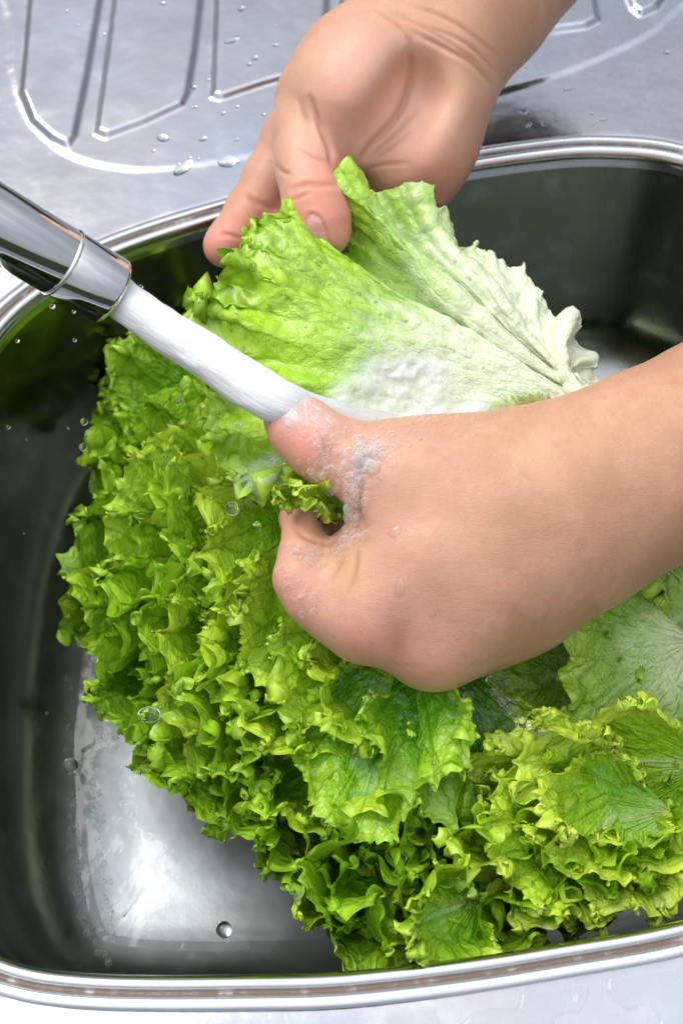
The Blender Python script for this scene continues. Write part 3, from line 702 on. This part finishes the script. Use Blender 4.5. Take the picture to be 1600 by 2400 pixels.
def mat_foam(name, dense, scale=520, body=.62):
    kr = .14 if dense else .3
    t = NT(name); tc = t.n('ShaderNodeTexCoord').outputs['Object']; dn = t.attr('dens')
    v = t.voro(tc, scale, 'DISTANCE_TO_EDGE'); v2 = t.voro(tc, scale*.45, 'DISTANCE_TO_EDGE'); n1, _ = t.noise(tc, 55, 4, .6); n2, _ = t.noise(tc, 260, 3, .6)
    ring = t.math('MAXIMUM', t.mr(v, 0, .10, 1, 0), t.mr(v2, 0, .07, .9, 0))
    a = t.math('ADD', t.math('MULTIPLY', ring, kr), t.math('ADD', .55*body, t.math('MULTIPLY', t.mr(n1, .3, .75), body*.5)))
    a = t.math('ADD', a, t.math('MULTIPLY', t.math('SUBTRACT', n2, .5), .2))
    a = t.math('MULTIPLY', a, dn, clamp=True)
    a = t.math('MAXIMUM', a, t.mr(dn, .8, 1.5, 0, .9), clamp=True) if dense else a
    hgt = t.math('ADD', t.math('MULTIPLY', ring, 1.0), n2)
    p = t.prin(Base_Color=(.95, .96, .96), Roughness=.14, Normal=t.bump(hgt, .0003, .4))
    tr = t.n('ShaderNodeBsdfTransparent')
    return t.done(t.mixsh(a, tr.outputs[0], p.outputs[0]))
M_foam = mat_foam('foam', True)
M_foam_thin = mat_foam('foam_thin', False, 330, .35)
def mat_stream():
    t = NT('aerated_water'); u = t.uv('flow'); m = t.map(u, (1, 1, 1))
    s1, _ = t.noise(t.map(u, (46, 9, 1)), 1, 4, .6, .4); s2, _ = t.noise(t.map(u, (130, 34, 1)), 1, 3, .6); s3, _ = t.noise(t.map(u, (12, 2.5, 1)), 1, 3)
    h = t.math('ADD', t.math('ADD', s1, t.math('MULTIPLY', s2, .6)), t.math('MULTIPLY', s3, 1.2))
    lw = t.n('ShaderNodeLayerWeight'); lw.inputs[0].default_value = .3
    p = t.prin(Base_Color=t.mix(t.mr(s2, .3, .7), (.84, .86, .88), (.93, .94, .95)), Roughness=.38, Normal=t.bump(h, .0009, .75), Subsurface_Weight=.5, Subsurface_Radius=(1, 1, 1), Subsurface_Scale=.008, Specular_IOR_Level=.35)
    tr = t.n('ShaderNodeBsdfTransparent')
    a = t.math('SUBTRACT', 1.0, t.math('MULTIPLY', t.mr(lw.outputs['Facing'], .8, 1.0), .55))
    a = t.math('MULTIPLY', a, t.attr('dens'), clamp=True)
    return t.done(t.mixsh(a, tr.outputs[0], p.outputs[0]))
# the jet: leaves the mouth, bends a little, breaks on the thumb
cl_ = catmull([PW(262, 683, .565), PW(300, 712, .564), PW(380, 768, .562), PW(470, 826, .560), PW(560, 884, .556), PW(640, 936, .552), PW(716, 962, .559), PW(810, 986, .567), PW(910, 1000, .576), PW(1010, 1006, .580)], 260)
sr = np.interp(np.linspace(0, 1, 260), [0, .1, .3, .45, .55, .7, .85, 1], [49, 48, 52, 56, 55, 45, 38, 26])*.56/FP
T = nrm(np.gradient(cl_, axis=0)); ang = np.linspace(0, 2*math.pi, 97)[:-1]; V = []
arc = np.r_[0, np.cumsum(np.linalg.norm(np.diff(cl_, axis=0), axis=1))]
for i in range(260):
    x = nrm(np.cross(FW, T[i])); y = np.cross(T[i], x)
    wv = 1+.035*noise2(ang*2.2+0, np.full_like(ang, arc[i]*95), 31)+.03*noise2(np.cos(ang)*3+5, np.sin(ang)*3+arc[i]*160, 32)
    fl_ = np.interp(arc[i]/arc[-1], [.0, .55, 1], [1, .9, .5])
    wv = wv+.035*noise1(np.full_like(ang, arc[i]*140)+ang*.0, 35)*np.sin(ang+arc[i]*40)
    V.append(cl_[i]+sr[i]*wv[:, None]*(np.cos(ang)[:, None]*x+np.sin(ang)[:, None]*y*fl_))
V = np.array(V).transpose(1, 0, 2)
flow = np.stack(np.broadcast_arrays((ang/(2*math.pi))[:, None], (arc*10)[None, :]), -1)
dens = np.repeat((1-.55*sstep(.60, .9, arc/arc[-1])-.45*sstep(.85, 1.0, arc/arc[-1]))[None], 96, 0)
obj('water_jet', mesh_from('water_jet', V.reshape(-1, 3), grid_faces(96, 260, True), uvs={'flow': flow.reshape(-1, 2)}, attrs={'dens': dens.ravel()}), mat_stream(), None,
    label='thick white jet of aerated water running from the chrome spout onto the thumb', category='water jet')

def inpoly(px, py, poly):
    return -sdpoly(np.c_[px, py], poly)
def skin_film(name, bv, poly, step, lift, densf, mat, fade=30, jit=0.0, seed=1, **kw):
    """a sheet of water lying on what is below it: follows the surface, lifted off by lift metres"""
    poly = catmull(np.array(poly, float), 160, True)
    xs = np.arange(poly[:, 0].min()-10, poly[:, 0].max()+10, step); ys = np.arange(poly[:, 1].min()-10, poly[:, 1].max()+10, step)
    X, Y = np.meshgrid(xs, ys, indexing='ij'); sd = inpoly(X.ravel(), Y.ravel(), poly).reshape(X.shape)
    W = np.full(X.shape, np.nan)
    for i in range(len(xs)):
        for j in range(len(ys)):
            if sd[i, j] > -step*1.5:
                h = shoot(bv, X[i, j], Y[i, j])
                if h: W[i, j] = (np.array(h[0])-CAM)@FW
    ok = ~np.isnan(W) & (sd > -step*1.2)
    Wm = np.where(ok, W, 0); c = ok.astype(float)
    for _ in range(14):                  # the film bridges small steps
        a = Wm.copy(); b = c.copy()
        for ax_ in (0, 1):
            for d in (1, -1): a += np.roll(Wm, d, ax_); b += np.roll(c, d, ax_)
        m = a/np.maximum(b, 1e-9); Wm = np.where(ok, m, 0); 
    edge = sstep(0, fade, sd)
    L_ = lift(X, Y) if callable(lift) else lift
    Wf = Wm-L_*(.25+.75*edge)*(1+.5*noise2(X/22, Y/22, seed)+.25*noise2(X/9, Y/9, seed+1))
    P = CAM+(FW+RT*((X-800)/FP)[..., None]+UP*((1200-Y)/FP)[..., None])*Wf[..., None]
    D = edge*densf(X, Y)
    F = grid_faces(*X.shape); okf = ok.ravel()[F].all(1)
    wmax = Wf.ravel()[F]; okf &= (wmax.max(1)-wmax.min(1)) < .006
    F = F[okf]; used = np.unique(F); idx = -np.ones(X.size, int); idx[used] = np.arange(len(used))
    return obj(name, mesh_from(name, P.reshape(-1, 3)[used], idx[F], attrs={'dens': D.ravel()[used]}), mat, None, **kw)
def seg_d(X, Y, a, b):
    d, _ = polydist(X.ravel(), Y.ravel(), [a, b]); return d.reshape(X.shape)
def dens1(X, Y):
    d = np.exp(-(polydist(X.ravel(), Y.ravel(), [(640, 930), (740, 965), (830, 1000), (920, 1012), (1010, 1010)])[0].reshape(X.shape)/48)**2)
    e = np.exp(-((X-940)**2/130**2+(Y-850)**2/50**2))
    return .72+.85*d+.38*e+.30*noise2(X/60, Y/60, 3)+.15*noise2(X/20, Y/20, 5)-.25*sstep(1000, 1200, X)
skin_film('foam', bvH, [(655, 905), (700, 915), (745, 920), (780, 870), (850, 815), (970, 800), (1060, 822), (1110, 880), (1180, 925), (1240, 955), (1260, 1010), (1180, 1060), (1000, 1060), (920, 1060), (850, 1050), (790, 1020), (730, 985), (690, 960)],
          4.5, .0020, dens1, M_foam, fade=60, label='frothy sheet of white water spreading over the held leaf beside the thumb', category='foam', kind='stuff')
skin_film('foam', bvA, [(640, 950), (690, 930), (780, 990), (880, 1030), (890, 1080), (850, 1140), (845, 1250), (800, 1290), (760, 1180), (740, 1080), (660, 1020)], 5, .0010,
          lambda X, Y: .12+.3*noise2(X/35, Y/35, 8)+.05*np.exp(-seg_d(X, Y, (865, 1040), (830, 1230))**2/30**2), M_foam_thin, fade=34, label='thin bubbly water film clinging to the thumb and the web of the fist', category='foam', kind='stuff')
bvHL = bvh_of([held_leaf]+leaves_vis)
skin_film('foam', bvHL, [(560, 1090), (640, 1050), (690, 1110), (650, 1150), (610, 1190), (560, 1190), (530, 1150)], 5, .003,
          lambda X, Y: .75+.5*noise2(X/30, Y/30, 12), M_foam_thin, fade=24, label='pale froth dripping off the held leaf left of the curled forefinger', category='foam', kind='stuff')

# nails
def patch(name, bv, cx, cy, ax_, bx, rot, lift, mat, parent, n=22):
    c, s_ = math.cos(math.radians(rot)), math.sin(math.radians(rot)); V = []; rings = 9
    for r in range(rings):
        q = (r/(rings-1))
        for k in range(n):
            a = 2*math.pi*k/n; ex = np.sign(math.cos(a))*abs(math.cos(a))**.8*ax_*q; ey = np.sign(math.sin(a))*abs(math.sin(a))**.8*bx*q
            h = shoot(bv, cx+ex*c-ey*s_, cy+ex*s_+ey*c)
            if h is None: h = shoot(bv, cx, cy)
            V.append(np.array(h[0])+np.array(h[1])*lift*(1-q**5*1.6))
    V = np.array(V).reshape(rings, n, 3).transpose(1, 0, 2)
    return obj(name, mesh_from(name, V.reshape(-1, 3), grid_faces(n, rings, True)), mat, parent)
t = NT('nail'); tcn = t.n('ShaderNodeTexCoord').outputs['Object']; nn, _ = t.noise(tcn, 220, 2)
M_nail = t.done(t.prin(Base_Color=t.mix(t.mr(nn, .4, .7), (.70, .34, .29), (.76, .44, .38)), Roughness=.16, Subsurface_Weight=.4, Subsurface_Scale=.002, Coat_Weight=.5, Coat_Roughness=.05).outputs[0])
patch('fingernail', bvB, 742, 545, 24, 44, -20, .0003, M_nail, hB)
patch('fingernail', bvA, 680, 975, 40, 30, 28, .0002, M_nail, hA)
skin_film('foam', bvA, [(612, 965), (650, 905), (740, 930), (800, 985), (760, 1030), (700, 1030), (640, 1020)], 4, .0010,
          lambda X, Y: .35+.75*sstep(60, -10, (Y-920)-(X-650)*.35)+.3*noise2(X/26, Y/26, 18), M_foam_thin, fade=24, label='white skin of water breaking over the thumb tip', category='foam', kind='stuff')

# drops
def SGN(V, F):
    a = V[F[:, 2]]-V[F[:, 0]]; b = V[F[:, 3]]-V[F[:, 1]]; return (np.cross(a, b)*(V[F].mean(1)-V.mean(0))).sum()
def drop_mesh(name, squash=1.0, n=14):
    V = []; 
    for j in range(n+1):
        ph = math.pi*j/n
        for i in range(2*n): a = math.pi*i/n; V.append((math.sin(ph)*math.cos(a), math.sin(ph)*math.sin(a), math.cos(ph)*squash))
    V = np.array(V).reshape(n+1, 2*n, 3).transpose(1, 0, 2)
    return mesh_from(name, V.reshape(-1, 3), grid_faces(2*n, n+1, True)[:, ::-1] if SGN(V.reshape(-1, 3), grid_faces(2*n, n+1, True)) < 0 else grid_faces(2*n, n+1, True))
ball = drop_mesh('water_drop'); ball.materials.append(M_water)
ball2 = drop_mesh('skin_drop'); ball2.materials.append(M_skindrop)
def drop(p, r, label, group, normal=None, stretch=(1, 1, 1), rot=0, mat=None):
    o = bpy.data.objects.new('water_drop', mat or ball); C.objects.link(o); o.location = Vector(p)
    if normal is not None:
        q = Vector(normal).to_track_quat('Z', 'Y'); o.rotation_mode = 'QUATERNION'; o.rotation_quaternion = q @ Matrix.Rotation(rot, 4, 'Z').to_quaternion()
    o.scale = (r*stretch[0], r*stretch[1], r*stretch[2])
    o['label'] = label; o['category'] = 'water drop'
    if group: o['group'] = group
    return o
air = [(350, 1676, .60, 24, 'lens shaped water drop falling in front of the dark frills at lower left'), (165, 1796, .66, 19, 'round water drop falling against the steel wall left of the lettuce'),
       (525, 2180, .60, 20, 'round water drop falling over the bare basin floor'), (197, 988, .60, 9, None), (194, 1048, .60, 9, None), (160, 1004, .62, 4, None), (41, 799, .60, 5, None), (175, 797, .60, 5, None), (20, 1001, .60, 5, None),
       (420, 941, .58, 7, None), (401, 990, .58, 5, None), (388, 1072, .58, 6, None), (123, 718, .58, 7, None), (173, 730, .58, 5, None), (330, 672, .58, 6, None), (110, 1672, .64, 4, None), (62, 1030, .62, 3, None), (57, 1250, .62, 3, None), (202, 1023, .62, 3, None),
       (1058, 1642, .56, 21, 'big round water drop falling just below the knuckles'), (1098, 1634, .56, 14, 'smaller water drop beside the big one below the knuckles'), (1270, 1722, .55, 24, 'large round water drop at the end of the splash string over yellow leaf'),
       (1068, 1690, .56, 7, None), (1064, 1722, .56, 8, None), (1050, 1718, .56, 5, None), (545, 1192, .57, 17, 'hanging water drop under the froth left of the forefinger'), (602, 1236, .57, 14, 'long hanging water drop below the froth, left of the forefinger')]
for px, py, w_, r, lb in air:
    st = (1, 1, 1)
    if r in (24,) and px < 400: st = (1.15, .8, .9)
    if px == 602: st = (.8, .8, 1.6)
    drop(PW(px, py, w_), r*w_/FP, lb or 'tiny clear water drop flying through the air inside the basin', None if lb else 'tiny flying water drops', stretch=st)
# splash string below the fist: one connected squirt of water
pth = catmull([PW(1150, 1592, .56), PW(1165, 1625, .557), PW(1185, 1655, .555), (PW(1205, 1690, .553)), PW(1235, 1695, .552), PW(1262, 1718, .55)], 70)
pth = pth+np.stack([.0014*noise1(np.linspace(0, 9, 70), q_) for q_ in (5, 6, 7)], 1); rr_ = .0013+.0009*noise1(np.linspace(0, 7, 70), 14)+.0004*noise1(np.linspace(0, 19, 70), 4); rr_[0] = rr_[-1] = .0003
V, F = tube(pth, rr_, 16); F = F if SGN(V, F) > 0 else F[:, ::-1]
obj('water_splash', mesh_from('water_splash', V, F), M_water, None, label='twisting string of splashed water falling from the fist onto the yellow leaves', category='water splash')
# drops on the drainboard
def deck_z(x, y):
    return float(np.interp(0, [0, 1], [0, 0]))
dk = [(382, 323, 13, 1.3), (430, 392, 20, 2.2), (535, 378, 20, 1.5), (475, 325, 8, 1.6), (565, 20, 9, 1.2), (543, 95, 12, 2.4), (452, 204, 8, 1), (597, 135, 8, 1), (584, 150, 6, 1), (490, 187, 5, 1), (553, 327, 5, 2), (522, 265, 6, 1.2), (556, 250, 5, 1),
      (458, 250, 5, 1), (645, 105, 6, 1), (157, 25, 5, 1), (183, 58, 4, 1), (380, 7, 7, 1.2), (245, 80, 5, 1), (695, 218, 5, 1.3), (420, 385, 5, 1), (445, 370, 5, 1), (465, 372, 4, 1), (1225, 263, 11, 1.1), (1239, 293, 8, 2.4), (1273, 293, 5, 1), (1331, 208, 7, 3), (1190, 178, 7, 1.2),
      (1563, 122, 7, 1.2), (1384, 266, 4, 1), (1370, 172, 3, 1), (1428, 172, 3, 1), (1414, 280, 6, 2.5), (360, 353, 5, 1), (618, 268, 5, 1), (645, 60, 4, 1), (648, 215, 6, 1)]
from mathutils import kdtree
dkm = bvh_of([o for o in sink.children if o.name.startswith('drainboard') or o.name.startswith('rim')])
for px, py, r, st in dk:
    h = shoot(dkm, px, py)
    if not h: continue
    rr = r*.75/FP; big = r > 11
    drop(h[0], rr, 'tiny clear water drop resting on the drainboard' if not big else {382: 'domed water drop on the drainboard below the second rib', 430: 'long water drop lying by the tray edge, nearest the open hand', 535: 'squarish flat water drop left of the open forefinger, near the rim', 543: 'oblong water drop on the third ribbed panel'}.get(px, 'clear water drop on the drainboard'),
         None if big else 'tiny drops on the drainboard', (0, 0, 1), (st**.5, 1/st**.5, .35), rot=rs.uniform(-.6, 1.2))
# drops on skin
for px, py, r, st, lb in [(925, 1245, 15, 1.3, 'teardrop shaped water drop on the back of the fist, upper one'), (937, 1378, 16, 1.7, 'long water drop on the back of the fist, lower one'), (1012, 1440, 9, 1.1, None), (953, 1453, 7, 1.2, None), (955, 1425, 4, 1, None), (845, 1478, 5, 1, None),
                          (870, 1505, 6, 1, None), (900, 1320, 4, 1, None), (783, 1490, 6, 1, None), (958, 1555, 6, 1, None), (960, 1572, 5, 1, None), (1070, 1495, 5, 1, None), (945, 1310, 4, 1.4, None), (925, 1068, 5, 1, None), (880, 1562, 9, 1.6, None), (1063, 1262, 4, 1, None), (660, 1400, 6, 1, None)]:
    h = shoot(bvA, px, py)
    if h: drop(h[0], r*.56/FP, lb or 'tiny water drop stuck to the skin of the fist', None if lb else 'tiny drops on the fist', h[1], (1/st**.5, st**.5, .42), mat=ball2)
# drops on the held leaf
ra = np.random.RandomState(12)
lst = [(748, 617, 8), (660, 590, 5), (670, 695, 5), (632, 720, 5), (700, 620, 4), (640, 650, 4), (575, 790, 5), (600, 640, 4)]+[(ra.uniform(520, 1230), ra.uniform(560, 880), ra.uniform(2.5, 5.5)) for _ in range(46)]
for px, py, r in lst:
    h = shoot(bvH, px, py)
    if h: drop(h[0], r*.6/FP, 'tiny water drop beaded on the pale held leaf', 'tiny drops on the held leaf', h[1], (1, 1, .5))
lst = [(ra.uniform(220, 900), ra.uniform(1000, 2150), ra.uniform(2.5, 6)) for _ in range(90)]+[(ra.uniform(900, 1600), ra.uniform(1650, 2200), ra.uniform(2.5, 6)) for _ in range(40)]
for px, py, r in lst:
    h = shoot(bvL, px, py)
    if h and not shoot(bvAH, px, py): drop(h[0], r*.6/FP, 'tiny water drop beaded on the curly green leaves', 'tiny drops on the lettuce heads', h[1], (1, 1, .5))
# clusters of bubbles, countless
def bubbles(name, pts, label):
    n = 7; base = []
    for j in range(n+1):
        ph = math.pi*j/n
        for i in range(10): a = 2*math.pi*i/10; base.append((math.sin(ph)*math.cos(a), math.sin(ph)*math.sin(a), math.cos(ph)))
    base = np.array(base).reshape(n+1, 10, 3).transpose(1, 0, 2).reshape(-1, 3); Fb_ = grid_faces(10, n+1, True); Fb_ = Fb_ if SGN(base, Fb_) > 0 else Fb_[:, ::-1]
    V = []; F = []
    for k, (p, r) in enumerate(pts): V.append(base*r+np.array(p)); F.append(Fb_+k*len(base))
    return obj(name, mesh_from(name, np.vstack(V), np.vstack(F)), M_bubble, None, label=label, category='bubbles', kind='stuff')
def along(poly, n, spread, rmin, rmax, bv, w_=.56):
    poly = catmull(poly, 100); o = []
    for _ in range(n):
        q = poly[ra.randint(100)]+ra.normal(0, spread, 2); h = shoot(bv, *q)
        if h: r = (rmin+(rmax-rmin)*ra.rand()**2.2)*w_/FP; o.append((np.array(h[0])+np.array(h[1])*r*.2, r))
    return o
bb = along([(760, 1010), (750, 1060), (770, 1120), (800, 1170)], 150, 20, 3.0, 10, bvA)+along([(900, 1050), (860, 1080), (835, 1130), (825, 1200), (835, 1250), (805, 1285)], 210, 15, 3.0, 13, bvA)+along([(870, 1050), (840, 1120)], 90, 26, 5, 19, bvA)
bb += along([(680, 1280), (720, 1310), (790, 1300)], 130, 14, 2, 7, bvA)+along([(670, 1330), (690, 1380), (740, 1420)], 60, 14, 2, 8, bvA)+along([(800, 1000), (900, 1040), (960, 1030)], 160, 12, 2, 5, bvAH)
bubbles('bubbles', bb, 'soapy looking bubbles crowded on the thumb and in the web of the fist')
bb = along([(780, 900), (900, 830), (1020, 850), (1100, 930)], 500, 34, 1.5, 5, bvAH, .56)+along([(900, 990), (1000, 960), (1150, 980)], 260, 26, 1.5, 6, bvAH, .56)
bubbles('bubbles', bb, 'fine bubbles along the frothy water on the held leaf')
bvS = bvh_of([o for o in sink.children if o.name.startswith('basin')])
bb = along([(150, 1560), (165, 1800), (180, 1990), (185, 2100), (215, 2200), (260, 2260)], 120, 7, 2, 9, bvS, .66)+along([(240, 1840), (235, 2000), (245, 2110), (270, 2200)], 60, 7, 2, 8, bvS, .66)+along([(230, 1730), (270, 1745)], 30, 10, 2, 8, bvS, .66)
bubbles('bubbles', bb, 'scattered bubbles in the shallow water along the left edge of the basin floor')
# shallow water on the basin floor
zw = -.1352; ring = offs(-.040); cw = ring.mean(0); ks = np.linspace(1, 0, 70)
G = np.stack([cw+(ring-cw)*k for k in ks], 1); zz = zw+.00012*noise2(G[..., 0]*120, G[..., 1]*120, 3)+.0005*noise2(G[..., 0]*40+3, G[..., 1]*40, 4)
V = np.concatenate([G, zz[..., None]], -1)
obj('water', mesh_from('water', V.reshape(-1, 3), grid_faces(len(ring), 70, True)), M_film, None, kind='structure', label='shallow rippled water covering the basin floor', category='water')
# spilt water on the front ledge
xs = np.arange(-.16, .17, .0009); ys = np.arange(-.26, -.17, .0009); X, Y = np.meshgrid(xs, ys, indexing='ij')
q = noise2(X*55, Y*75, 21)+.5*noise2(X*130, Y*150, 22); dl_ = sdpoly(np.c_[X.ravel(), Y.ravel()], loop).reshape(X.shape)
q = q+.25-sstep(.028, .020, dl_)*2.0 if False else q+.15
q = np.where(dl_ > .0145, q, -1); hz = np.sqrt(np.clip(q/.16, 0, 1))*.0018-.0011
F = grid_faces(*X.shape); F = F[(q.ravel()[F] > -.02).all(1) & (dl_.ravel()[F] > .015).all(1)]; used = np.unique(F); idx = -np.ones(X.size, int); idx[used] = np.arange(len(used))
obj('spilt_water', mesh_from('spilt_water', np.c_[X.ravel(), Y.ravel(), hz.ravel()][used], idx[F]), M_film, None, kind='stuff', label='spilt water puddling on the bright front ledge of the sink', category='spilt water')
# bits of lettuce poking out of the fist
def curl(pos, dirv, L_, W_, seed, mat, name='leaf', parent=None, **kw):
    b = np.array(pos); return leaf(name, b+nrm(np.array(dirv))*L_, b, W_, seed, mat, parent, k=.62, nu=260, nv=20, **kw)

curl(PW(800, 1215, .565), PW(640, 1130, .548)-PW(800, 1215, .565), .026, .007, 301, M_leaf[1], name='lettuce_leaf', lip=.006, bend=.1, roll=20, label='small frilly lettuce edge squeezed out between thumb and forefinger', category='lettuce leaf')
curl(PW(800, 1265, .575), PW(760, 1190, .545)-PW(800, 1265, .575), .016, .006, 302, M_leaf[0], name='lettuce_leaf', lip=.004, bend=.1, label='curled green lettuce bit inside the hollow of the fist', category='lettuce leaf')
curl(PW(1255, 1075, .600), PW(1205, 925, .588)-PW(1255, 1075, .600), .030, .017, 303, M_held, name='lettuce_leaf', lip=.001, bend=-.1, cup=-.35, und=.006, radf=lambda P: np.full(P.shape[:2], .42)+.15*noise2(P[..., 0]*90, P[..., 1]*90, 4), mask=.4, label='pale puckered lettuce tip rising above the wrist of the fist', category='lettuce leaf')

curl(PW(720, 1150, .572), PW(598, 1120, .556)-PW(720, 1150, .572), .021, .008, 304, M_leaf[1], name='lettuce_leaf', lip=.007, bend=.1, label='frilly lettuce curl hanging below the thumb, left of the fist', category='lettuce leaf')
curl(PW(800, 1180, .572), PW(740, 1230, .546)-PW(800, 1180, .572), .014, .007, 305, M_leaf[1], name='lettuce_leaf', lip=.005, bend=.1, label='bright lettuce curl at the mouth of the fist', category='lettuce leaf')

leaf('leaf', PZ(900, 2070, .002), PZ(1090, 2150, -.03), .016, 306, M_leaf[4], lh2, k=.6, nu=320, nv=24, lip=.008, bend=.15)
leaf('leaf', PZ(950, 2190, .000), PZ(1130, 2090, -.02), .022, 307, M_leaf[1], lh2, k=.8, lip=.010, bend=.12)
